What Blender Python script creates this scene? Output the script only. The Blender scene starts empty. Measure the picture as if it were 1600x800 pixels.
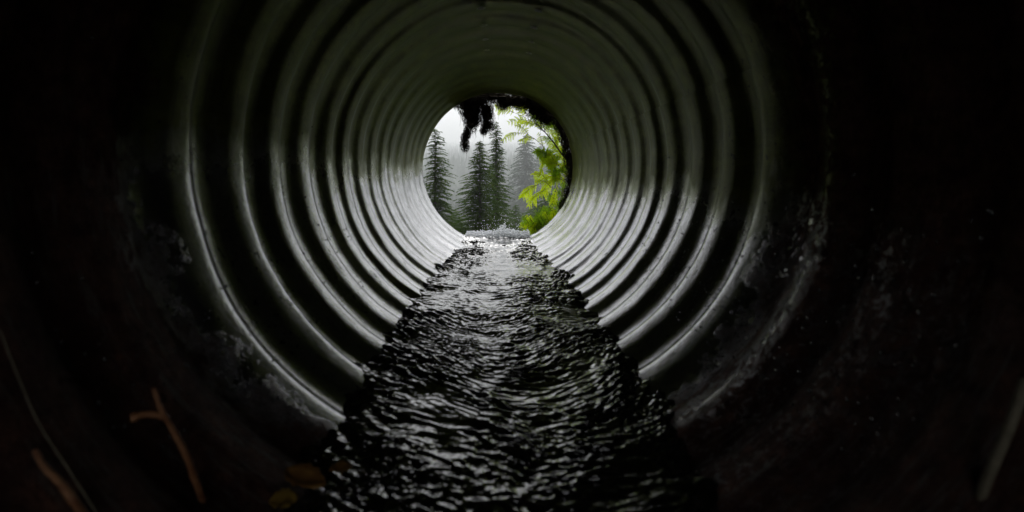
import bpy, bmesh, math, random
from mathutils import Vector, Matrix, noise
import numpy as np
random.seed(7)
R_ = math.radians
S = bpy.context.scene
COL = S.collection

# ------------------------------------------------------------------ camera
F = 800.0            # focal length in pixels of the 1600 px wide photograph
VX, VY = 775.0, 274.0
CAM = Vector((-0.0092, 0.0, -0.04))
cd = bpy.data.cameras.new('camera')
co = bpy.data.objects.new('camera', cd)
COL.objects.link(co)
co.location = CAM
co.rotation_euler = (R_(90), 0, 0)
cd.sensor_width = 36
cd.lens = 18
cd.shift_x = (800 - VX) / 1600
cd.shift_y = -(400 - VY) / 1600
cd.clip_start = 0.02
cd.clip_end = 6000
cd.dof.use_dof = True
cd.dof.focus_distance = 3.0
cd.dof.aperture_fstop = 4.6
S.camera = co

def at(px, py, d):
    """world point seen at photo pixel (px,py), d metres in front of the camera"""
    return Vector((CAM.x + (px - VX) / F * d, CAM.y + d, CAM.z + (VY - py) / F * d))

# ------------------------------------------------------------------ world, sun, exposure
SUN_EL, SUN_AZ = R_(52), R_(8)        # high over the forest, beyond the outlet
w = bpy.data.worlds.new('World')
S.world = w
w.use_nodes = True
nt = w.node_tree
for n in list(nt.nodes): nt.nodes.remove(n)
sky = nt.nodes.new('ShaderNodeTexSky'); sky.sky_type = 'NISHITA'; sky.sun_disc = False
sky.sun_elevation = SUN_EL; sky.sun_rotation = SUN_AZ
sky.dust_density = 4.0; sky.air_density = 1.0; sky.ozone_density = 1.0
hs = nt.nodes.new('ShaderNodeHueSaturation'); hs.inputs['Saturation'].default_value = 0.12
bg = nt.nodes.new('ShaderNodeBackground'); bg.inputs['Strength'].default_value = 0.112
wo = nt.nodes.new('ShaderNodeOutputWorld')
nt.links.new(sky.outputs[0], hs.inputs['Color']); nt.links.new(hs.outputs[0], bg.inputs[0]); nt.links.new(bg.outputs[0], wo.inputs[0])
sd = bpy.data.lights.new('sun', 'SUN'); sd.energy = 0.5; sd.angle = R_(40); sd.color = (1, .985, .96)
so = bpy.data.objects.new('sun', sd); COL.objects.link(so)
v = -Vector((math.sin(SUN_AZ) * math.cos(SUN_EL), math.cos(SUN_AZ) * math.cos(SUN_EL), math.sin(SUN_EL)))
so.rotation_euler = v.to_track_quat('-Z', 'Y').to_euler()
so.location = (0, 10, 30)
S.view_settings.view_transform = 'Standard'
S.view_settings.look = 'None'
S.view_settings.exposure = 1.3
S.view_settings.gamma = 1
cy = S.cycles
cy.use_denoising = True
try: cy.denoiser = 'OPENIMAGEDENOISE'
except Exception: pass
cy.max_bounces = 14; cy.diffuse_bounces = 5; cy.glossy_bounces = 12; cy.transmission_bounces = 6
cy.transparent_max_bounces = 16; cy.volume_bounces = 3
cy.sample_clamp_indirect = 6.0
cy.caustics_reflective = True
cy.blur_glossy = 0.3

# ------------------------------------------------------------------ helpers
def tag(o, label=None, cat=None, group=None, kind=None):
    if label: o['label'] = label
    if cat: o['category'] = cat
    if group: o['group'] = group
    if kind: o['kind'] = kind
    return o

def link(name, me, mat=None, parent=None):
    o = bpy.data.objects.new(name, me)
    COL.objects.link(o)
    if mat is not None and not me.materials: me.materials.append(mat)
    if parent is not None: o.parent = parent
    return o

def mesh(name, vs, fs, smooth=False):
    me = bpy.data.meshes.new(name)
    me.from_pydata([tuple(p) for p in vs], [], fs)
    me.update()
    if smooth: me.polygons.foreach_set('use_smooth', [True] * len(me.polygons))
    return me

def npgrid(name, P, smooth=True, closed_u=False):
    """P: (rows, cols, 3) numpy array"""
    r, c, _ = P.shape
    i = np.arange(r - 1)[:, None] * c + np.arange(c - 1)[None, :]
    q = np.stack([i, i + 1, i + c + 1, i + c], -1).reshape(-1, 4)
    if closed_u:
        j = np.arange(r - 1) * c + c - 1; k = np.arange(r - 1) * c
        q = np.vstack([q, np.stack([j, k, k + c, j + c], -1)])
    me = bpy.data.meshes.new(name)
    me.vertices.add(r * c); me.vertices.foreach_set('co', P.reshape(-1).astype(np.float32))
    n = len(q)
    me.loops.add(n * 4); me.loops.foreach_set('vertex_index', q.reshape(-1).astype(np.int32))
    me.polygons.add(n); me.polygons.foreach_set('loop_start', (np.arange(n) * 4).astype(np.int32))
    me.polygons.foreach_set('loop_total', np.full(n, 4, np.int32))
    me.polygons.foreach_set('use_smooth', np.full(n, smooth))
    me.update(calc_edges=True); me.validate()
    return me

def empty(name, loc):
    o = bpy.data.objects.new(name, None); COL.objects.link(o); o.location = loc
    o.empty_display_size = .1
    return o

class Soup:
    def __init__(s): s.v = []; s.f = []
    def tri(s, a, b, c):
        n = len(s.v); s.v += [a, b, c]; s.f.append((n, n + 1, n + 2))
    def quad(s, a, b, c, d):
        n = len(s.v); s.v += [a, b, c, d]; s.f.append((n, n + 1, n + 2, n + 3))
    def tube(s, pts, rad, seg=6, jit=0):
        n0 = len(s.v); m = len(pts)
        for i, p in enumerate(pts):
            a = pts[max(0, i - 1)]; b = pts[min(m - 1, i + 1)]
            t = (b - a).normalized()
            u = t.orthogonal().normalized() if i == 0 else (u - t * u.dot(t)).normalized()
            w_ = t.cross(u)
            r = rad[i] if isinstance(rad, (list, tuple)) else rad
            for k in range(seg):
                an = 2 * math.pi * k / seg
                rr = r * (1 + (random.uniform(-jit, jit) if jit else 0))
                s.v.append(p + (u * math.cos(an) + w_ * math.sin(an)) * rr)
        for i in range(m - 1):
            for k in range(seg):
                k2 = (k + 1) % seg
                s.f.append((n0 + i * seg + k, n0 + i * seg + k2, n0 + (i + 1) * seg + k2, n0 + (i + 1) * seg + k))
        s.f.append(tuple(n0 + k for k in reversed(range(seg))))
        s.f.append(tuple(n0 + (m - 1) * seg + k for k in range(seg)))
    def obj(s, name, mat, parent=None, smooth=False):
        return link(name, mesh(name, s.v, s.f, smooth), mat, parent)

def ico(sub=1):
    bm = bmesh.new(); bmesh.ops.create_icosphere(bm, subdivisions=sub, radius=1)
    v_ = [x.co.copy() for x in bm.verts]; f_ = [[q.index for q in p.verts] for p in bm.faces]
    bm.free(); return v_, f_
ICO1, ICO2, ICO3 = ico(1), ico(2), ico(3)
def blob(s, c, rad, base=ICO1, rough=.2, scale=3.0):
    n0 = len(s.v)
    for p in base[0]:
        k = 1 + rough * noise.noise((p + c * 7) * scale)
        s.v.append(Vector((c.x + p.x * rad[0] * k, c.y + p.y * rad[1] * k, c.z + p.z * rad[2] * k)))
    for f_ in base[1]: s.f.append(tuple(n0 + i for i in f_))

def bez(pts, n):
    """Catmull-Rom through the points"""
    out = []
    P = [pts[0] * 2 - pts[1]] + list(pts) + [pts[-1] * 2 - pts[-2]]
    for i in range(1, len(P) - 2):
        for k in range(n):
            t = k / n
            a, b, c, d = P[i - 1], P[i], P[i + 1], P[i + 2]
            out.append(.5 * ((2 * b) + (c - a) * t + (2 * a - 5 * b + 4 * c - d) * t * t + (3 * b - a - 3 * c + d) * t ** 3))
    out.append(pts[-1].copy())
    return out

# ------------------------------------------------------------------ materials
class M:
    def __init__(s, name):
        s.m = bpy.data.materials.new(name); s.m.use_nodes = True
        s.t = s.m.node_tree; s.b = s.t.nodes['Principled BSDF']; s.out = s.t.nodes['Material Output']
        s.tc = None
    def n(s, typ, **kw):
        x = s.t.nodes.new(typ)
        for k, v_ in kw.items():
            if k in x.inputs.keys() if isinstance(k, str) else False: x.inputs[k].default_value = v_
            else: setattr(x, k, v_)
        return x
    def l(s, a, b): s.t.links.new(a, b)
    def set(s, **kw):
        for k, v_ in kw.items():
            s.b.inputs[k.replace('_', ' ')].default_value = v_
    def co(s):
        if not s.tc: s.tc = s.n('ShaderNodeTexCoord')
        return s.tc.outputs['Object']
    def noise(s, scale, detail=4, rough=.6, sc=None, dist=0):
        x = s.n('ShaderNodeTexNoise'); x.inputs['Scale'].default_value = scale
        x.inputs['Detail'].default_value = detail; x.inputs['Roughness'].default_value = rough
        x.inputs['Distortion'].default_value = dist
        if sc:
            mp = s.n('ShaderNodeMapping'); mp.inputs['Scale'].default_value = sc
            s.l(s.co(), mp.inputs[0]); s.l(mp.outputs[0], x.inputs['Vector'])
        else: s.l(s.co(), x.inputs['Vector'])
        return x.outputs['Fac']
    def ramp(s, fac, stops, interp='LINEAR'):
        x = s.n('ShaderNodeValToRGB'); x.color_ramp.interpolation = interp
        e = x.color_ramp.elements
        while len(e) < len(stops): e.new(.5)
        for i, (p, c) in enumerate(stops):
            e[i].position = p; e[i].color = (c[0], c[1], c[2], 1) if not isinstance(c, (int, float)) else (c, c, c, 1)
        s.l(fac, x.inputs[0]); return x.outputs[0]
    def mix(s, fac, a, b, mode='MIX'):
        x = s.n('ShaderNodeMix'); x.data_type = 'RGBA'; x.blend_type = mode
        for i, v_ in ((0, fac), (6, a), (7, b)):
            if hasattr(v_, 'is_linked') or hasattr(v_, 'links'): s.l(v_, x.inputs[i])
            elif isinstance(v_, (int, float)): x.inputs[i].default_value = v_ if i == 0 else (v_, v_, v_, 1)
            else: x.inputs[i].default_value = (*v_, 1)
        return x.outputs[2]
    def math(s, op, a, b=0, clamp=False):
        x = s.n('ShaderNodeMath'); x.operation = op; x.use_clamp = clamp
        for i, v_ in ((0, a), (1, b)):
            if isinstance(v_, (int, float)): x.inputs[i].default_value = v_
            else: s.l(v_, x.inputs[i])
        return x.outputs[0]
    def bump(s, h, strength, dist, prev=None):
        x = s.n('ShaderNodeBump'); x.inputs['Strength'].default_value = strength; x.inputs['Distance'].default_value = dist
        s.l(h, x.inputs['Height'])
        if prev: s.l(prev, x.inputs['Normal'])
        return x.outputs[0]

# galvanised steel: algae film above the high-water mark, scoured zinc below, rust, silt and painted darkness at the inner end
def steel():
    m = M('galvanised_steel')
    sx = m.n('ShaderNodeSeparateXYZ'); m.l(m.co(), sx.inputs[0])
    X, Y, Z = sx.outputs
    n1 = m.noise(9, 5, .65)
    line = m.math('ADD', m.math('MULTIPLY', X, -.10), -.050)
    h = m.math('SUBTRACT', Z, line)
    h = m.math('ADD', h, m.math('MULTIPLY', m.math('SUBTRACT', n1, .5), .22))
    h = m.math('ADD', h, m.math('MULTIPLY', m.math('SUBTRACT', m.noise(60, 4, .7, (1, 1, .25)), .5), .06))
    above = m.math('MULTIPLY', m.math('ADD', h, .045), 12, clamp=True)
    streak = m.noise(26, 4, .7, (1, .35, 1))
    grain = m.noise(160, 3, .6)
    zinc = m.ramp(m.noise(22, 5, .7), [(.3, (.27, .27, .28)), (.55, (.40, .40, .415)), (.75, (.48, .48, .50))])
    zinc = m.mix(m.ramp(grain, [(.35, 1), (.45, 0)]), zinc, (.26, .26, .26))
    alg = m.ramp(streak, [(.3, (.050, .060, .008)), (.5, (.095, .108, .018)), (.7, (.155, .168, .036))])
    alg = m.mix(m.ramp(m.noise(7, 3), [(.45, 0), (.7, .6)]), alg, (.09, .088, .055))
    c = m.mix(above, zinc, alg)
    flecks = m.math('MULTIPLY', m.ramp(m.noise(75, 2, .5), [(.66, 0), (.69, 1)]), m.ramp(m.noise(6, 2), [(.42, 0), (.58, 1)]))
    c = m.mix(flecks, c, (.02, .018, .015))
    dn = m.noise(14, 6, .75)
    dirt_shade_y = m.math('ADD', m.math('ADD', m.math('MULTIPLY', Y, -14.0), m.math('MULTIPLY', X, 2.8)), 9.0)          # silt and rust, spread further to paint the near ribs dark
    wet = m.ramp(m.noise(85, 6, .8, None, .4), [(.53, 0), (.57, 1)])  # bare-metal patches that put glints on the near right wall
    dirt_shade = m.math('MULTIPLY', m.math('ADD', dirt_shade_y, m.math('MULTIPLY', m.math('SUBTRACT', dn, .5), 3.0)), 1.6, clamp=True)
    dirt_shade = m.math('MULTIPLY', dirt_shade, m.math('SUBTRACT', 1, m.math('MULTIPLY', wet, m.math('MULTIPLY', m.math('MULTIPLY', m.math('SUBTRACT', Y, .36), 4.5, clamp=True), m.math('MULTIPLY', m.ramp(m.noise(6, 2, .5), [(.42, .4), (.58, 1)]), m.math('ADD', m.math('MULTIPLY', X, 1.5), .55, clamp=True))))))
    crest = m.math('SUBTRACT', 1, m.math('MULTIPLY', m.math('ABSOLUTE', m.math('SUBTRACT', Y, .610)), 48), clamp=True)
    crest = m.math('MULTIPLY', crest, m.math('MULTIPLY', X, 5, clamp=True))
    crest_glint = m.math('MULTIPLY', crest, m.ramp(m.noise(60, 6, .8, None, .5), [(.44, 0), (.52, 1)]))  # bright streak painted along one crest, right side only
    dirt_shade = m.math('MULTIPLY', dirt_shade, m.math('SUBTRACT', 1, crest_glint))
    m.l(m.math('SUBTRACT', m.math('SUBTRACT', .5, m.math('MULTIPLY', dirt_shade, .47)), m.math('MULTIPLY', above, .34), clamp=True), m.b.inputs['Specular IOR Level'])
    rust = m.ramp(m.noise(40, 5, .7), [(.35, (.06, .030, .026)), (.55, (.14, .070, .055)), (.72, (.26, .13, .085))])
    c = m.mix(dirt_shade, c, rust)
    streaks = m.ramp(m.noise(18, 5, .75, (1, 7, 1)), [(.52, 0), (.66, .75)])
    c = m.mix(streaks, c, m.mix(above, (.20, .185, .165), (.045, .035, .018)))
    m.l(c, m.b.inputs['Base Color'])
    m.l(m.mix(above, (1.0, 1.0, 1.0), (.72, .78, .45)), m.b.inputs['Specular Tint'])
    met = m.math('MULTIPLY', m.math('SUBTRACT', .92, m.math('MULTIPLY', above, .70)), m.math('SUBTRACT', 1, m.math('MULTIPLY', dirt_shade, .9)))
    m.l(met, m.b.inputs['Metallic'])
    ro = m.math('ADD', m.math('MULTIPLY', streak, .16), m.math('ADD', m.math('ADD', .13, m.math('MULTIPLY', dirt_shade, .28)), m.math('MULTIPLY', above, .20)))
    m.l(ro, m.b.inputs['Roughness'])
    b1 = m.bump(grain, .25, .0006)
    b2 = m.bump(m.noise(34, 5, .7), .35, .002, b1)
    b3 = m.bump(m.math('MULTIPLY', m.noise(70, 6, .8), m.math('ADD', dirt_shade, .018)), 1.0, .016, b2)
    m.l(b3, m.b.inputs['Normal'])
    return m.m

def water():
    m = M('dark_water')
    m.set(Base_Color=(.010, .010, .009, 1), Roughness=.06, IOR=1.85)
    m.b.inputs['Specular IOR Level'].default_value = .8
    m.l(m.bump(m.noise(120, 3, .6, (1, .7, 1)), .35, .002), m.b.inputs['Normal'])
    return m.m

def simple(name, stops, scale=20, rough=.8, sc=None, bump=0, trans=0, spec=.4, detail=4, bscale=None, bdist=.003):
    m = M(name)
    m.l(m.ramp(m.noise(scale, detail, .65, sc), stops), m.b.inputs['Base Color'])
    m.set(Roughness=rough); m.b.inputs['Specular IOR Level'].default_value = spec
    if bump: m.l(m.bump(m.noise(bscale or scale * 2, 5, .7), bump, bdist), m.b.inputs['Normal'])
    if trans:
        tr = m.n('ShaderNodeBsdfTranslucent'); mx = m.n('ShaderNodeMixShader'); mx.inputs[0].default_value = trans
        m.l(m.b.inputs['Base Color'].links[0].from_socket, tr.inputs[0])
        m.l(m.b.outputs[0], mx.inputs[1]); m.l(tr.outputs[0], mx.inputs[2]); m.l(mx.outputs[0], m.out.inputs[0])
    return m.m

MAT = dict(
    steel=steel(), water=water(),
    bolt=simple('bolt_steel', [(.3, (.6, .6, .52)), (.7, (.8, .8, .72))], 60, .6),
    foam=simple('foam', [(.3, (.88, .90, .92)), (.7, (.93, .94, .95))], 40, .2, trans=.65, spec=.6),
    moss=simple('dead_moss', [(.3, (.020, .016, .012)), (.7, (.055, .045, .030))], 30, .95, spec=.1),
    soil=simple('wet_soil', [(.3, (.025, .019, .013)), (.55, (.05, .045, .025)), (.75, (.05, .07, .025))], 3, .95, bump=.8, spec=.15, bscale=12, bdist=.05),
    floor=simple('valley_floor', [(.3, (.02, .035, .014)), (.7, (.05, .075, .03))], .25, .95, spec=.1),
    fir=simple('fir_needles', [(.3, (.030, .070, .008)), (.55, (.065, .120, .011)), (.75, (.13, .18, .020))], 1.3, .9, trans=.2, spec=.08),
    firb=simple('distant_fir_needles', [(.3, (.020, .050, .024)), (.7, (.042, .085, .036))], .6, .85, trans=.15, spec=.2),  # bluer green for the misty firs and far forest
    bark=simple('bark', [(.3, (.06, .05, .04)), (.7, (.14, .12, .10))], 8, .9),
    palebark=simple('pale_bark', [(.3, (.28, .26, .22)), (.7, (.48, .45, .40))], 60, .85),
    leaf=simple('bright_leaf', [(.25, (.34, .46, .006)), (.5, (.52, .66, .010)), (.75, (.66, .76, .03))], 30, .5, trans=.7, spec=.15),
    leafd=simple('green_leaf', [(.25, (.12, .24, .008)), (.5, (.22, .38, .012)), (.75, (.36, .52, .025))], 30, .5, trans=.5, spec=.15),
    stem=simple('dark_stem', [(.3, (.02, .018, .012)), (.7, (.05, .04, .025))], 90, .7),
    twig=simple('orange_twig', [(.3, (.22, .08, .035)), (.7, (.52, .25, .11))], 90, .5, bump=.3),
    straw=simple('straw', [(.3, (.14, .12, .08)), (.7, (.26, .23, .16))], 80, .7),
    litter=simple('dead_leaf', [(.3, (.22, .10, .03)), (.7, (.45, .24, .06))], 60, .3, trans=.2, bump=.3),
    yleaf=simple('yellow_leaf', [(.3, (.28, .17, .03)), (.7, (.40, .27, .05))], 60, .35, trans=.3, bump=.2),
)

# ------------------------------------------------------------------ the pipe
RAD, AMP = 0.397, 0.0085
LIP = 2.70
crests = [.490, .608, .745, .876, 1.016, 1.176, 1.300, 1.446, 1.596, 1.740, 1.878, 2.053, 2.216, 2.370, 2.530, 2.690]
back = []
y = .490
while y > -0.9:
    y -= .122; back.append(y)
ck = list(reversed(back)) + crests
kk = list(range(len(ck)))
ys = []
for i in range(len(ck) - 1):
    n = 22 if ck[i] > .1 else (10 if ck[i] > -.6 else 6)
    for j in range(n): ys.append(ck[i] + (ck[i + 1] - ck[i]) * j / n)
ys.append(LIP)
ys = np.array(ys)
ph = np.interp(ys, ck, kk)

def pipe_radius(y_, th):
    return RAD

culvert = empty('culvert_pipe', (0, 0, 0))
tag(culvert, 'corrugated galvanised steel culvert pipe, dark and ribbed, with a round far outlet', 'culvert pipe')

def plate(a0, a1, dr, nseg):
    """bent corrugated sheet; angles clockwise from the top as seen by the camera"""
    th = np.linspace(a0, a1, nseg)
    T, Yg = np.meshgrid(th, ys)
    P = np.repeat(ph[:, None], nseg, 1)
    s_ = np.cos(2 * np.pi * P)
    dent = np.empty_like(T)
    for i in range(T.shape[0]):
        yy = Yg[i, 0]
        for j in range(T.shape[1]):
            t_ = T[i, j]
            v3 = Vector((math.sin(t_) * 2.2, yy * 3.5, math.cos(t_) * 2.2))
            dent[i, j] = noise.noise(v3) * .0035 + noise.noise(v3 * 4.3) * .0009
    amp = np.interp(Yg, [.7, 1.7, 2.7], [.0072, .0036, .0027])
    for i in range(T.shape[0]):
        for j in range(T.shape[1]):
            amp[i, j] *= 1 + .45 * noise.noise(Vector((math.sin(T[i, j]) * 1.1 + 7, Yg[i, 0] * 5.5, math.cos(T[i, j]) * 1.1)))
    rad = RAD - amp * np.tanh(1.5 * (s_ + .2)) / np.tanh(1.5) + dent + dr
    inner = np.stack([rad * np.sin(T), Yg, rad * np.cos(T)], -1)
    ro = rad + .003
    outer = np.stack([ro * np.sin(T), Yg, ro * np.cos(T)], -1)
    # closed sheet: inner surface, lip, outer surface
    me = npgrid('plate', np.concatenate([inner, outer[::-1]], 0))
    return link('plate', me, MAT['steel'], culvert)

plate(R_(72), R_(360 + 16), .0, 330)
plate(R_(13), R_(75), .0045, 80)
# bolts in two rows on the crests either side of the crown
def bolt_mesh():
    s = Soup(); n = 6
    top = [Vector((math.cos(k * math.pi / 3) * .006, math.sin(k * math.pi / 3) * .006, .003)) for k in range(n)]
    bot = [Vector((p.x * 1.0, p.y, -.002)) for p in top]
    s.v = top + bot; s.f = [tuple(range(n))] + [(k + n, (k + 1) % n + n, (k + 1) % n, k) for k in range(n)]
    m0 = len(s.v)
    for k in range(10):
        an = k * math.pi / 5; s.v.append(Vector((math.cos(an) * .0115, math.sin(an) * .0115, .0014)))
    s.f.append(tuple(range(m0, m0 + 10)))
    return mesh('bolt', s.v, s.f)
bme = bolt_mesh(); bme.materials.append(MAT['bolt'])
for yc in crests[4:10]:
    for a in (-6.5, 15.0):
        rr = RAD - AMP - .0005 + (0.0 if a < 0 else .002)
        o = link('bolt', bme, None, culvert)
        an = R_(a + random.uniform(-.5, .5))
        d = Vector((math.sin(an), 0, math.cos(an)))
        o.location = d * rr + Vector((0, yc + random.uniform(-.004, .004), 0))
        o.rotation_euler = (-d).to_track_quat('Z', 'Y').to_euler()

# ------------------------------------------------------------------ water running through the pipe
def smooth01(t): t = np.clip(t, 0, 1); return t * t * (3 - 2 * t)
def water_level(y_): return -.339 - .026 * float(smooth01((y_ - 1.2) / 1.4))
rowy = [-1.5, -1.0, -.6, -.3, 0, .15]
y = .25
while y < LIP + .01:
    rowy.append(y); y += max(.0016, .0024 * y)
fall = []
for k in range(1, 26):
    t = k / 25; fall.append((LIP + .012 + .42 * t, -1.5 * t * t))
NX = 310
rows = []
for yy in rowy:
    lev = water_level(yy)
    half = .245 if yy < 2.5 else .245 + (.176 - .245) * float(smooth01((yy - 2.5) / .15))
    row = []
    for i in range(NX):
        u = -1 + 2 * i / (NX - 1); x = u * half
        e = min(1, abs(x) / .2)
        wx = noise.noise(Vector((x * 5, yy * 4, 3.1))) * .06
        wy = noise.noise(Vector((x * 7, yy * 4, 9.7))) * .05
        ys_ = yy - .55 * max(0, abs(x) - .03) + .02 * math.sin(yy * 9 + x * 14)
        a = noise.noise(Vector(((x + wx) * 38, (ys_ + wy) * 66, .5)))
        b = noise.noise(Vector(((x + wy) * 78, (ys_ + wx) * 135, 4.5)))
        c = noise.noise(Vector((x * 190, (ys_ + wy) * 250, 8.5)))
        big = noise.noise(Vector((x * 9 + wx * 20, yy * 5, 15))) + .6 * noise.noise(Vector((x * 22, yy * 16, 25)))
        far = float(smooth01((yy - .9) / .8)); ctr = math.exp(-(x / .085) ** 2)
        mw = min(1, max(0, .5 + 1.1 * noise.noise(Vector((x * 8, yy * 5, 33)))))
        rip = (1 - abs(a) * 2.2) * .0033 * (.35 + 1.25 * mw) + b * .0021 * (1.6 - 1.1 * mw) + c * .0013 * (1.5 - mw)
        env = max(.22, .92 + 1.05 * big) * (1 - .45 * ctr * far) * min(.82, max(.55, .66 / max(yy, .3))) + .95 * float(smooth01((yy - 1.5) / .5)) * (.22 + .9 * (1 - math.exp(-(x / .07) ** 4))) * (.7 + big)
        z = lev + rip * max(.12, env) + big * .006 * (1 - .6 * ctr * far)
        lap = max(0, min(1, (abs(x) - .15) / .06)) * (1 if yy < 2.4 else 0)
        z += lap * (.011 * noise.noise(Vector((x * 16, yy * 21, 40))) + .005 * noise.noise(Vector((x * 60, yy * 60, 50))))
        # standing wake off every rib, running in from both walls
        k = float(np.interp(yy - .55 * (abs(x) - .2), ck, kk))
        z += .0035 * math.cos(2 * math.pi * k) * (e ** 3)
        if yy > 2.45:
            t = min(1, (yy - 2.45) / .25)
            z += t * (abs(noise.noise(Vector((x * 34, yy * 30, 2)))) * .012 + .004)
        hr = rip * max(.12, env)
        row.append((x, yy - (1.4 * hr if .2 < yy < 2.5 else 0), z))
    rows.append(row)
last = rows[-1]
for (fy, fz) in fall:
    rows.append([(p[0] * (1 + .1 * (fy - LIP)) + .01 * noise.noise(Vector((p[0] * 30, fz * 8, 0))), fy + .03 * noise.noise(Vector((p[0] * 25, fz * 4, 5))), p[2] + fz) for p in last])
wo_ = link('stream', npgrid('stream', np.array(rows)), MAT['water'])
tag(wo_, kind='structure')

# ------------------------------------------------------------------ spray and foam at the lip
s = Soup()
rnd = random.Random(3)
zl = water_level(LIP)
# broken crest of foam: a ragged row of little lobes
for k in range(1900):
    x = rnd.uniform(-.165, .165)
    y_ = LIP - .09 + .20 * rnd.random()
    hgt = .016 + .018 * abs(noise.noise(Vector((x * 16, 1, 2)))) * 2
    if -.02 < x < .09: hgt += .030 * math.exp(-((x - .035) / .035) ** 2) * rnd.random() * 1.6
    z = zl + .006 + rnd.random() ** 1.5 * hgt + (.0 if y_ > LIP - .06 else -.004)
    r = rnd.uniform(.0016, .0050)
    blob(s, Vector((x, y_, z)), (r * rnd.uniform(.8, 2.0), r, r * rnd.uniform(.5, 1.2)), ICO1, .5, 4)
foam = s.obj('foam', MAT['foam'], None, True); tag(foam, kind='stuff')
tag(foam, 'white foam breaking over the lip of the culvert where the water drops away', 'foam')
s = Soup()
for k in range(210):
    x = rnd.gauss(.02, .075); z = zl + .015 + abs(rnd.gauss(0, .05))
    if abs(x) > .19: continue
    r = rnd.uniform(.0008, .0021)
    p = Vector((x, LIP + rnd.uniform(-.05, .1), z))
    blob(s, p, (r, r, r * rnd.uniform(1, 1.6)), ICO1, .1)
for (dx, n_) in ((.043, 14), (.018, 8), (-.06, 5), (.08, 6)):        # thrown-up fingers of water
    for k in range(n_):
        t = k / n_; r = .0034 * (1 - .7 * t)
        blob(s, Vector((dx + rnd.gauss(0, .003) + .006 * t, LIP - .01, zl + .01 + .038 * t * (n_ / 14))), (r, r, r * 1.4), ICO1, .4)
sp = s.obj('spray', MAT['foam'], None, True); tag(sp, kind='stuff')
tag(sp, 'white drops of spray flying up over the culvert lip', 'spray')

s = Soup()
for k in range(900):
    y_ = .40 + .85 * rnd.random() ** 1.2
    side = 1 if rnd.random() < .72 else -1
    a_ = R_(112 + 30 * abs(rnd.gauss(0, .6)) * -1 + 22) * side
    rr_ = .3885 + .006 * rnd.random()
    q = rnd.uniform(.0005, .0015)
    blob(s, Vector((math.sin(a_) * rr_, y_, math.cos(a_) * rr_)), (q, q * 1.2, q * rnd.uniform(1, 2.2)), ICO1, .3)
dr = s.obj('water_drops', MAT['water'], None, True); tag(dr, kind='stuff')
tag(dr, 'small wet drops beading on the dark lower walls beside the stream', 'water drops')

# ------------------------------------------------------------------ embankment round the outlet and the valley beyond
def bank_y(x, z):
    yb = 2.655
    n_ = noise.noise(Vector((x * .9, z * .9, 3))) * .12 + noise.noise(Vector((x * 4, z * 4, 7))) * .03
    rr = math.hypot(x, z)
    k = min(1, max(0, (rr - .42) / .5))
    if z > .3: yb -= (z - .3) * 1.1
    if z < -.5: yb += (-.5 - z) * 1.5
    return yb + n_ * k
NA = 120
rs = [.404, .42, .45, .5, .6, .75, .95, 1.2, 1.6, 2.2, 3, 4.2, 6, 9, 13, 19, 28, 40]
P = np.zeros((len(rs), NA, 3))
for i, r in enumerate(rs):
    for j in range(NA):
        t = 2 * math.pi * j / NA
        x, z = r * math.sin(t), r * math.cos(t)
        z = max(z, -9.2); z = min(z, 14)
        P[i, j] = (x, bank_y(x, z), z)
bank = link('embankment', npgrid('embankment', P, True, True), MAT['soil']); tag(bank, kind='structure')

def ground_z(x, y_):
    d = y_
    z = float(np.interp(d, [10, 28, 60, 180, 420, 3300, 3420], [-8.2, -9.0, -14, -24, -28, 190, 192]))
    return z + noise.noise(Vector((x * .03, y_ * .03, 1))) * min(4, d * .03) 
gy = np.concatenate([np.linspace(9, 60, 26), np.linspace(66, 400, 40), np.linspace(430, 3420, 64)])
gx = np.linspace(-1, 1, 61)
P = np.zeros((len(gy), len(gx), 3))
for i, y_ in enumerate(gy):
    for j, u in enumerate(gx):
        x = 1100 * np.sign(u) * abs(u) ** 1.8
        P[i, j] = (x, y_, ground_z(x, y_))
gr = link('ground', npgrid('ground', P), MAT['floor']); tag(gr, kind='structure')

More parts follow.
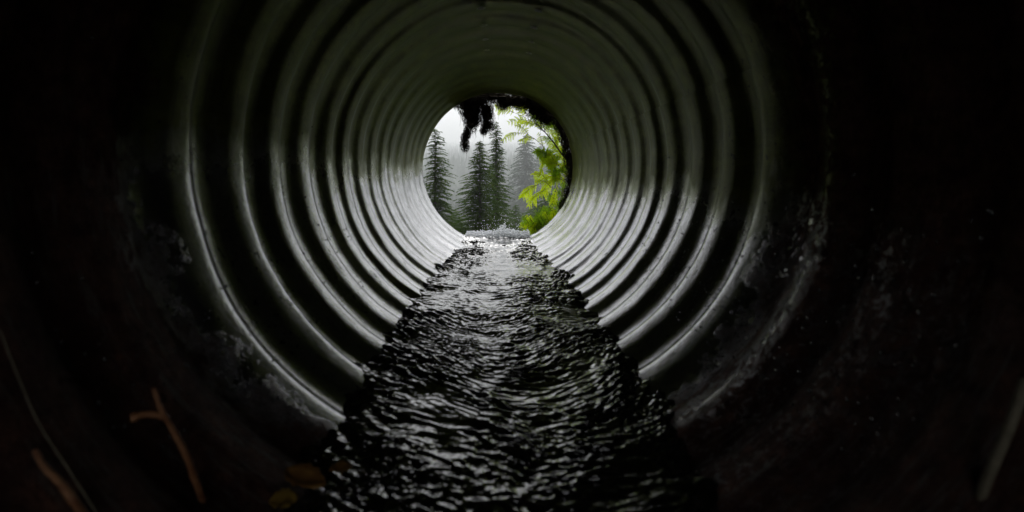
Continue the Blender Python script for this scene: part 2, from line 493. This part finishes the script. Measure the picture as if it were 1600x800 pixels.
# ------------------------------------------------------------------ firs
def fir_crown(H, W, top_frac, dens, leaf, rng, droop=.35, power=.85, seed_=0):
    """drooping whorled boughs made of many little sprays; crown only down to top_frac of the height"""
    s = Soup()
    z = H
    gap = leaf * 1.15
    while z > H * (1 - top_frac):
        f = (H - z) / H
        L0 = W * min(1, (f / 1.0)) ** power + leaf * .8
        n = max(4, int(dens * (4 + 14 * min(1, f * 2.2))))
        a0 = rng.random() * 6.28
        for k in range(n):
            a_ = a0 + 6.283 * k / n
            L = L0 * rng.uniform(.5, 1.12) * (1 + .75 * noise.noise(Vector((math.cos(a_) * 1.3, math.sin(a_) * 1.3, z / W * 1.1 + seed_))))
            L = max(L, leaf)
            if rng.random() < .08: continue
            a = a0 + 6.283 * k / n + rng.uniform(-.25, .25)
            d = Vector((math.cos(a), math.sin(a), 0)); side = Vector((-d.y, d.x, 0))
            up = rng.uniform(.05, .3) * (1 - f) ; dr = droop * rng.uniform(.7, 1.3)
            zz = z + rng.uniform(-.5, .5) * gap
            m = max(3, int(L / (leaf * .62)))
            for q in range(m):
                t = (q + .7) / m
                c = d * (L * t) + Vector((0, 0, zz + L * (up * t - dr * t * t)))
                wd = leaf * (1.25 - .6 * t) * rng.uniform(.7, 1.3)
                tip = d * leaf * rng.uniform(.9, 1.5)
                hang = Vector((0, 0, -leaf * rng.uniform(.25, .8)))
                for sg in (-1, 1):
                    e = c + side * sg * wd + tip * .55 + hang * rng.uniform(.5, 1.2)
                    s.tri(c - tip * .35, c + tip * .25, e)
                if q == m - 1: s.tri(c - side * wd * .3, c + side * wd * .3, c + tip * 1.2 + hang * .4)
                elif rng.random() < .5: s.tri(c - side * wd * .3, c + side * wd * .3, c + hang * 1.6 + tip * .2)
        z -= gap * (.55 + .45 * min(1, f * 3)) * rng.uniform(.8, 1.2)
    # leader
    s.tri(Vector((-leaf * .12, 0, H - leaf)), Vector((leaf * .12, 0, H - leaf)), Vector((0, 0, H + leaf * 1.6)))
    s.tri(Vector((0, -leaf * .12, H - leaf)), Vector((0, leaf * .12, H - leaf)), Vector((0, 0, H + leaf * 1.6)))
    return s

def fir(px, py, dist, halfpx, at_py, label, seed, leafk=1.0, dens=1.0, mat='fir', power=.85, droop=.35, group='firs standing in the mist'):
    """apex at pixel (px,py) and half width halfpx at photo row at_py"""
    rng = random.Random(seed)
    top = at(px, py, dist)
    gz = ground_z(top.x, top.y)
    H = top.z - gz
    fr = (at_py - py) / F * dist / H
    W = halfpx / F * dist / (min(1, fr) ** power)
    leaf = dist / F * 4.4 * leafk
    t = empty('fir_tree', (top.x, top.y, gz))
    tag(t, label, 'fir tree', group)
    vis = min(.93, (400 - py) / F * dist / H + .05)
    s = fir_crown(H, W, vis, dens, leaf, rng, droop, power, seed * 3.7)
    for q in s.v:
        q.x += .035 * (q.z / H) * (1 - q.z / H) * H * math.sin(seed * 2.3)
    s.obj('crown', MAT[mat], t)
    tr = Soup(); pts = [Vector((0, 0, -.3)), Vector((0, 0, H * .5)), Vector((0, 0, H * .97))]
    tr.tube(pts, [H * .016, H * .010, H * .0015], 8); tr.obj('trunk', MAT['bark'], t, True)
    return t

fir(680, 203, 22, 33, 372, 'tall dark fir cut off by the left rim of the outlet', 1, .8, 1.2, power=.5, droop=.3)
fir(750, 221, 20, 50, 372, 'broad dark fir in the middle of the outlet, widest of the near firs', 2, .72, 1.5, power=.72, droop=.26)
fir(775, 192, 26, 29, 372, 'tall narrow dark fir close behind the right of the broad one', 3, .75, 1.2, power=.66, droop=.28)
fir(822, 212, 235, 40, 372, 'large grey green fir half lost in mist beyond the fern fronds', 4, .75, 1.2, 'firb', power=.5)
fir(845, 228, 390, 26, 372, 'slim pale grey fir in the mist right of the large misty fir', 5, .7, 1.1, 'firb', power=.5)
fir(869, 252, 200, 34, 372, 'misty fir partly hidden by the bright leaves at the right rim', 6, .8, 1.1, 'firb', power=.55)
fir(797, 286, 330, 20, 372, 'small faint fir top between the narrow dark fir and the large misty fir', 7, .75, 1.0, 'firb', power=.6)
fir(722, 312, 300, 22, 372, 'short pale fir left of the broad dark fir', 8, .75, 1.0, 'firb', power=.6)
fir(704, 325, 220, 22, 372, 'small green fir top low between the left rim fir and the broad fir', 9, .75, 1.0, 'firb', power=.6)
fir(852, 296, 52, 34, 372, 'dark green fir low behind the hanging leaf spray at the right', 10, .8, 1.1, 'fir', power=.6)
fir(806, 322, 60, 30, 372, 'dark green fir top behind the foam, right of the broad dark fir', 11, .8, 1.1, 'fir', power=.65)
fir(712, 330, 75, 26, 372, 'low dark green fir top at the left foot of the broad fir', 12, .8, 1.1, 'fir', power=.6)
fir(838, 312, 64, 34, 372, 'dark green fir top low beneath the level leaf spray', 13, .8, 1.1, 'fir', power=.6)
# far forest: one mass on the opposite hillside
rng = random.Random(99)
s = Soup()
for k in range(6500):
    y_ = 400 + 2980 * rng.random() ** 1.3
    x = rng.uniform(-.22, .26) * y_
    if y_ > 330 and noise.noise(Vector((x * .02, y_ * .02, 0))) < -.35: continue
    gz = ground_z(x, y_); H = rng.uniform(16, 34); Wd = H * rng.uniform(.12, .17)
    if y_ < 600 and (gz + H - CAM.z) / y_ * F > -28: H = max(8, (-28 - rng.uniform(0, 30)) / F * y_ - gz)
    lay = 9
    for q in range(lay):
        z0 = gz + H * (.12 + .88 * q / lay); z1 = z0 + H * .88 / lay * 2.0
        r0 = Wd * (1 - q / lay) ** .8 * rng.uniform(.8, 1.15)
        a0 = rng.random() * 6.28
        n_ = 6
        top = Vector((x, y_, min(z1, gz + H)))
        for j in range(n_):
            a = a0 + 6.283 * j / n_
            b = a + 6.283 / n_ * .62
            rr = r0 * rng.uniform(.7, 1.2)
            s.tri(top, Vector((x + math.cos(a) * rr, y_ + math.sin(a) * rr, z0 - rng.random() * H * .02)), Vector((x + math.cos(b) * rr * .8, y_ + math.sin(b) * rr * .8, z0)))
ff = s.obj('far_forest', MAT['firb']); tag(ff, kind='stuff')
tag(ff, 'distant conifer forest fading into white mist on the far hillside', 'forest')

# ------------------------------------------------------------------ moss and roots hanging over the outlet
def moss(label, shapes, seed, y0=LIP + .03, strands=30, fuzz=1.0):
    """shapes: list of (px,py,rx,ry) ellipses in photo pixels at the outlet's distance"""
    rng = random.Random(seed)
    s = Soup()
    d = y0 - CAM.y
    k = d / F
    for (px, py, rx, ry) in shapes:
        c = at(px, py, d) + Vector((0, rng.uniform(-.004, .03), 0))
        dep = max(.012, min(rx, ry) * k * .9)
        n0 = len(s.v)
        for p in ICO3[0]:
            q = 1 + 0.6 * noise.fractal((p * 1.3 + c * 31), .8, 2.1, 4)
            s.v.append(Vector((c.x + p.x * rx * k * .62 * q, c.y + p.y * dep * q, c.z + p.z * ry * k * .66 * q)))
        for f_ in ICO3[1]: s.f.append(tuple(n0 + i for i in f_))
        n_ = int(fuzz * (rx + ry) * 60)
        for _ in range(n_):
            a = rng.random() * 6.283
            rr = rng.uniform(.55, 1.18) if rng.random() < .8 else rng.uniform(1.1, 1.35)
            p = c + Vector((math.cos(a) * rx * k * rr * .95, rng.uniform(-1, 1) * dep, math.sin(a) * ry * k * rr))
            L = rng.uniform(.003, .009)
            v1 = Vector((rng.gauss(0, 1), rng.gauss(0, .6), rng.gauss(-.6, 1))).normalized() * L
            v2 = Vector((rng.gauss(0, 1), rng.gauss(0, 1), rng.gauss(0, 1))).normalized() * L * .4
            s.tri(p - v1 * .4, p + v2, p + v1)
            if rng.random() < .12:
                q_ = p + Vector((rng.gauss(0, .002), 0, -rng.uniform(.008, .022)))
                s.tri(p - Vector((.0008, 0, 0)), p + Vector((.0008, 0, 0)), q_)
    for _ in range(strands):
        px, py, rx, ry = rng.choice(shapes)
        p = at(px + rng.uniform(-.8, .8) * rx, py + rng.uniform(-.2, .9) * ry, d)
        pts = [p.copy()]
        L = rng.uniform(.02, .09)
        for q in range(4):
            p = p + Vector((rng.gauss(0, .003), rng.gauss(0, .002), -L / 4)); pts.append(p.copy())
        s.tube(pts, [.0011, .0009, .0007, .0005, .0003], 4)
    o = s.obj('moss_clump', MAT['moss'])
    tag(o, label, 'moss', 'moss and roots hanging over the outlet')
    return o
moss('long ragged black moss clump hanging lowest at the upper left of the outlet',
     [(727, 166, 11, 13), (733, 176, 11, 14), (742, 172, 12, 14), (736, 192, 10, 12), (730, 206, 5, 9), (726, 214, 5, 6), (726, 226, 6, 9), (743, 187, 7, 8)], 1, strands=26)
moss('compact black moss lump hanging between the long clump and the crown of the outlet',
     [(757, 172, 7, 7), (762, 170, 8, 8), (761, 184, 10, 12), (762, 196, 9, 8), (756, 204, 5, 5)], 2, strands=14)
moss('flat black peat fringe along the crown of the outlet',
     [(735, 153, 14, 8), (752, 150, 16, 8), (768, 147, 15, 5), (786, 152, 17, 11), (785, 162, 8, 8), (805, 153, 16, 9), (823, 157, 14, 9), (752, 160, 9, 6), (712, 160, 12, 7), (722, 154, 14, 8), (795, 160, 9, 7), (812, 162, 10, 7), (770, 152, 14, 7), (742, 160, 12, 8), (845, 160, 16, 9)], 3, strands=40)
moss('thick rounded black peat lobe at the upper right of the outlet',
     [(835, 170, 14, 13), (848, 178, 15, 14), (855, 186, 10, 8), (862, 178, 10, 14), (840, 162, 14, 10), (855, 168, 14, 10)], 4, strands=26)
moss('narrow dark soil and root edge down the right rim of the outlet',
     [(873, 192, 7, 12), (880, 208, 7, 14), (885, 226, 7, 14), (891, 246, 8, 16), (894, 268, 8, 15), (893, 288, 7, 14), (887, 306, 6, 12), (880, 322, 5, 9)], 5, strands=40, y0=LIP + .02)

# ------------------------------------------------------------------ leafy plants at the right of the outlet
def fern_leaf(parent, pts, W, rng, mat, droopz=.35, npin=15, rach='stem', tilt=.3):
    npin = max(6, int(npin * .72)); W *= 1.25
    """feather-shaped compound leaf: a rachis with toothed leaflets on both sides"""
    P = bez(pts, 8)
    L = sum((P[i + 1] - P[i]).length for i in range(len(P) - 1))
    cum = [0]
    for i in range(len(P) - 1): cum.append(cum[-1] + (P[i + 1] - P[i]).length)
    def on(t):
        dd = t * L
        for i in range(len(P) - 1):
            if cum[i + 1] >= dd:
                u = (dd - cum[i]) / max(1e-6, cum[i + 1] - cum[i]); return P[i].lerp(P[i + 1], u), (P[i + 1] - P[i]).normalized()
        return P[-1], (P[-1] - P[-2]).normalized()
    s = Soup()
    for k in range(npin):
        t = .10 + .88 * k / (npin - 1)
        wl = W * rng.uniform(.8, 1.1) * math.sin(math.pi * min(1, (1 - t) * .82 + .12)) ** .8 * rng.uniform(.85, 1.12)
        c, tg = on(t)
        sd = tg.cross(Vector((0, -1, tilt))).normalized()
        for sg in (-1, 1):
            dirv = (sd * sg + tg * rng.uniform(.2, .9) + Vector((0, rng.uniform(-.4, .3), -droopz))).normalized()
            nor = dirv.cross(Vector((rng.uniform(-.2, .2), -1, rng.uniform(.1, .6)))).normalized()
            m = 7
            for q in range(m):
                u0 = (q + .25) / m
                a = c + dirv * wl * u0 + Vector((0, 0, -droopz * .5 * wl * u0 * u0))
                th = wl * .30 * (1 - u0 * .72) * rng.uniform(.75, 1.2)
                w2 = dirv * wl * .12
                for s2 in (-1, 1):
                    e = a + (nor * s2 * .85 + dirv * .55).normalized() * th + Vector((0, rng.uniform(-.3, .3) * th, -.12 * th))
                    mid = a.lerp(e, .5)
                    s.quad(a, mid - w2 - nor * s2 * th * .06, e, mid + w2)
            s.tri(c - nor * wl * .015, c + nor * wl * .015, c + dirv * wl * 1.05 + Vector((0, 0, -droopz * .5 * wl)))
    o = s.obj('leaf', MAT[mat], parent)
    st = Soup(); st.tube(P, [.0014 * (1 - .7 * i / len(P)) for i in range(len(P))], 5); st.obj('leaf_stalk', MAT[rach], o, True)
    return o

def plant(name, label, base, stems, leaves, seed, cat='shrub', group='leafy branches at the right of the outlet'):
    rng = random.Random(seed)
    t = empty(name, base); tag(t, label, cat, group)
    inv = -Vector(base)
    for (pix, r0, r1, mt) in stems:
        pts = bez([at(*q) + inv for q in pix], 6)
        s = Soup(); n_ = len(pts); s.tube(pts, [r0 + (r1 - r0) * i / (n_ - 1) for i in range(n_)], 6, .12)
        s.obj('stem', MAT[mt], t, True)
    for (pix, W, mt, dz, npin) in leaves:
        P = bez([at(*q) + inv for q in pix], 8)
        L = sum((P[i + 1] - P[i]).length for i in range(len(P) - 1))
        n_ = 4 if L > .12 else (3 if L > .05 else 2)
        stalk = Soup(); stalk.tube(P, [.0015 * (1 - .7 * i / len(P)) for i in range(len(P))], 5); stalk.obj('stem', MAT['stem'], t, True)
        for j in range(n_):
            i = min(len(P) - 2, int((.06 + .90 * j / n_) * len(P)))
            tg = (P[i + 1] - P[i]).normalized()
            a = (1 if j % 2 else -1) * rng.uniform(.25, .9) * (0 if j == n_ - 1 else 1)
            d = Vector((tg.x * math.cos(a) - tg.z * math.sin(a), tg.y + rng.uniform(-.3, .3), tg.x * math.sin(a) + tg.z * math.cos(a))).normalized()
            l_ = L / n_ * rng.uniform(1.5, 2.1) if n_ > 2 else L * .75
            q0 = P[i]; q1 = q0 + d * l_ * .5 + Vector((0, 0, .06 * l_)); q2 = q0 + d * l_ + Vector((0, 0, -dz * .35 * l_))
            fern_leaf(t, [q0, q1, q2], W / F * pix[0][2] * rng.uniform(.6, .85), rng, mt if rng.random() < .9 else 'leafd', dz, 11)
    return t

b = at(908, 272, 2.98)
plant('leafy_branch', 'dark stemmed branch with lime green feathery leaves crossing the upper right of the outlet', b,
      [([(908, 272, 2.86), (884, 248, 2.84), (866, 224, 2.83), (849, 204, 2.83), (832, 188, 2.84)], .0052, .0020, 'stem'),
       ([(866, 224, 2.95), (862, 238, 2.93), (853, 250, 2.9)], .002, .001, 'stem'),
       ([(876, 238, 2.95), (862, 205, 2.95), (868, 186, 2.95)], .0018, .001, 'stem')],
      [([(850, 206, 2.93), (828, 188, 2.91), (808, 178, 2.90), (790, 172, 2.9)], 12, 'leaf', .25, 18),
       ([(858, 214, 2.93), (842, 196, 2.93), (826, 180, 2.93), (812, 170, 2.95)], 9, 'leaf', .2, 14),
       ([(866, 206, 2.95), (869, 196, 2.95), (871, 184, 2.95)], 9, 'leafd', .2, 10),
       ([(878, 240, 2.95), (868, 228, 2.93), (872, 214, 2.93)], 10, 'leaf', .3, 10),
       ([(884, 262, 2.95), (884, 236, 2.95), (876, 216, 2.95)], 9, 'leafd', .3, 10),
       ([(852, 207, 2.92), (846, 190, 2.90), (836, 176, 2.90), (826, 168, 2.9)], 11, 'leafd', .3, 14),
       ([(868, 228, 2.93), (862, 212, 2.92), (864, 196, 2.92)], 10, 'leaf', .3, 11),
       ([(846, 204, 2.94), (832, 194, 2.94), (818, 190, 2.94)], 8, 'leaf', .5, 10)], 11)
b = at(900, 292, 2.9)
plant('leafy_branch', 'thin arching branch whose narrow leaf droops in front of the large misty fir', b,
      [([(900, 292, 2.9), (876, 262, 2.88), (858, 240, 2.86), (846, 226, 2.85)], .0026, .0012, 'stem')],
      [([(850, 230, 2.85), (834, 216, 2.84), (818, 208, 2.84), (802, 211, 2.84)], 9, 'leaf', .6, 16),
       ([(872, 258, 2.88), (860, 246, 2.86), (846, 238, 2.85)], 12, 'leafd', .4, 12),
       ([(884, 272, 2.88), (868, 262, 2.86), (853, 252, 2.84)], 13, 'leaf', .4, 12),
       ([(890, 282, 2.9), (880, 262, 2.9), (890, 250, 2.9)], 9, 'leaf', .3, 10),
       ([(880, 268, 2.87), (866, 252, 2.85), (852, 246, 2.84)], 11, 'leaf', .5, 12),
       ([(886, 262, 2.88), (880, 246, 2.88), (872, 234, 2.88)], 12, 'leaf', .3, 12),
       ([(860, 244, 2.86), (850, 236, 2.86), (840, 236, 2.86)], 9, 'leafd', .6, 9)], 12)
b = at(893, 285, 2.88)
plant('leafy_branch', 'bright lime green leaf spray spreading level at mid height of the right rim', b,
      [([(893, 285, 2.88), (880, 280, 2.86), (866, 282, 2.84)], .002, .0012, 'stem')],
      [([(884, 280, 2.86), (866, 282, 2.84), (846, 286, 2.82), (824, 298, 2.82)], 16, 'leaf', .7, 16),
       ([(886, 284, 2.86), (870, 290, 2.84), (852, 296, 2.82), (836, 308, 2.82)], 11, 'leaf', .7, 14),
       ([(888, 280, 2.86), (880, 272, 2.86), (866, 276, 2.86)], 8, 'leaf', .3, 10)], 13)
b = at(886, 345, 2.9)
plant('pale_stem', 'pale bare upright stem with mossy leaves beside the right rim', b,
      [([(868, 372, 2.98), (872, 335, 2.96), (879, 300, 2.96), (884, 268, 2.96), (885, 238, 2.96)], .011, .007, 'palebark'),
       ([(855, 360, 2.92), (854, 345, 2.92), (855, 330, 2.92)], .0022, .0016, 'palebark')],
      [([(876, 330, 2.92), (870, 318, 2.92), (862, 308, 2.92)], 9, 'leafd', .4, 10),
       ([(884, 318, 2.92), (878, 304, 2.92), (880, 290, 2.92)], 9, 'leafd', .4, 10)], 14)
b = at(850, 392, 2.95)
rr = random.Random(5)
lv = []
for k in range(64):
    x0 = rr.uniform(822, 872); y0 = 380 - (x0 - 822) * .55
    x1 = x0 + rr.uniform(-16, 6); y1 = y0 - rr.uniform(8, 28)
    d_ = rr.uniform(2.85, 3.05)
    lv.append(([(x0, y0 + 8, d_), ((x0 + x1) / 2 + 2, (y0 + y1) / 2, d_), (x1, y1, d_)], rr.uniform(5, 8), rr.choice(['leaf', 'leafd', 'leafd']), .35, 9))
plant('low_shrub', 'low bright green shrub at the foot of the right rim beside the foam', b,
      [([(852, 392, 2.95), (848, 372, 2.95), (846, 345, 2.95)], .003, .0015, 'stem')], lv, 15)

# ------------------------------------------------------------------ litter caught in the near end
def twig(label, chains, seed):
    rng = random.Random(seed)
    b = at(*chains[0][0][-1]); t = empty('twig', b); tag(t, label, 'twig', 'twigs caught inside the pipe')
    for (pix, r0, r1) in chains:
        pts = bez([at(*q) - b for q in pix], 6); n_ = len(pts)
        s = Soup(); s.tube(pts, [(r0 + (r1 - r0) * i / (n_ - 1)) * (1 + .12 * math.sin(i * 1.9 + i * i)) for i in range(n_)], 8, .1)
        s.obj('shoot', MAT['twig'], t, True)
    return t
twig('forked orange brown twig standing at the lower left with a stub pointing left',
     [([(240, 606, .40), (252, 640, .40), (268, 668, .405), (288, 705, .41), (305, 750, .42), (326, 810, .44)], .0016, .0030),
      ([(204, 654, .39), (222, 648, .395), (244, 648, .40), (263, 655, .405)], .0034, .0022)], 1)
twig('short orange brown twig at the bottom left corner',
     [([(54, 702, .335), (68, 728, .335), (92, 752, .335), (112, 778, .335), (136, 812, .34)], .0016, .0030)], 2)
def blade(label, pix, r, mat='straw'):
    pts = bez([at(*q) for q in pix], 8); b = pts[-1].copy(); s = Soup()
    s.tube([p - b for p in pts], r, 5); o = s.obj('grass_stalk', MAT[mat], None, True); o.location = b
    tag(o, label, 'grass stalk', 'dry stalks against the pipe wall'); return o
blade('thin dry grass stalk running down the dark wall at the lower left', [(0, 515, .345), (30, 592, .34), (62, 664, .335), (105, 730, .335), (158, 812, .34)], .0007)
blade('thick pale dry stalk slanting up at the lower right corner', [(1602, 592, .33), (1580, 660, .33), (1552, 725, .33), (1520, 806, .34)], .0032)

def dead_leaf(label, px, py, d, L, Wd, mat, rot, seed):
    rng = random.Random(seed); s = Soup(); n_, m_ = 9, 5
    V = []
    for i in range(n_ + 1):
        t = i / n_; wv = Wd * math.sin(math.pi * min(1, t * .96 + .02)) ** .7
        for j in range(m_):
            u = j / (m_ - 1) * 2 - 1
            jag = 1 + (.12 * (-1) ** i if abs(u) == 1 else 0)
            V.append(Vector(((t - .5) * L, u * wv * jag, .3 * wv * u * u + .006 * noise.noise(Vector((t * 4, u * 2, seed))) + .004)))
    for i in range(n_):
        for j in range(m_ - 1):
            a = i * m_ + j; s.f.append((a, a + 1, a + m_ + 1, a + m_))
    s.v = V; o = s.obj('dead_leaf', MAT[mat], None, True)
    o.location = at(px, py, d); o.rotation_euler = rot
    sm = o.modifiers.new('thick', 'SOLIDIFY'); sm.thickness = .0006
    tag(o, label, 'leaf', 'dead leaves at the water edge'); return o
dead_leaf('yellow dead leaf lying in the water at the bottom left', 442, 786, .456, .024, .009, 'yleaf', (.5, .1, .4), 1)
dead_leaf('rust brown wet leaf at the left edge of the water', 476, 752, .484, .045, .012, 'litter', (.3, .15, -.3), 2)
dead_leaf('small orange leaf afloat right of the rust brown one', 532, 738, .505, .024, .008, 'litter', (.2, .1, .6), 3)

# ------------------------------------------------------------------ mist
s = Soup()
x0, x1, y0, y1, z0, z1 = -1120, 1120, -6, 3460, -50, 270
vs = [Vector((x, y_, z)) for x in (x0, x1) for y_ in (y0, y1) for z in (z0, z1)]
me = mesh('haze', vs, [(0, 1, 3, 2), (4, 6, 7, 5), (0, 4, 5, 1), (2, 3, 7, 6), (0, 2, 6, 4), (1, 5, 7, 3)])
hm = bpy.data.materials.new('mist'); hm.use_nodes = True
t_ = hm.node_tree
for n in list(t_.nodes): t_.nodes.remove(n)
pv = t_.nodes.new('ShaderNodeVolumePrincipled'); pv.inputs['Color'].default_value = (.97, .98, 1, 1); pv.inputs['Density'].default_value = .0009
ot = t_.nodes.new('ShaderNodeOutputMaterial'); t_.links.new(pv.outputs[0], ot.inputs['Volume'])
hz = link('haze', me, hm); tag(hz, kind='stuff')
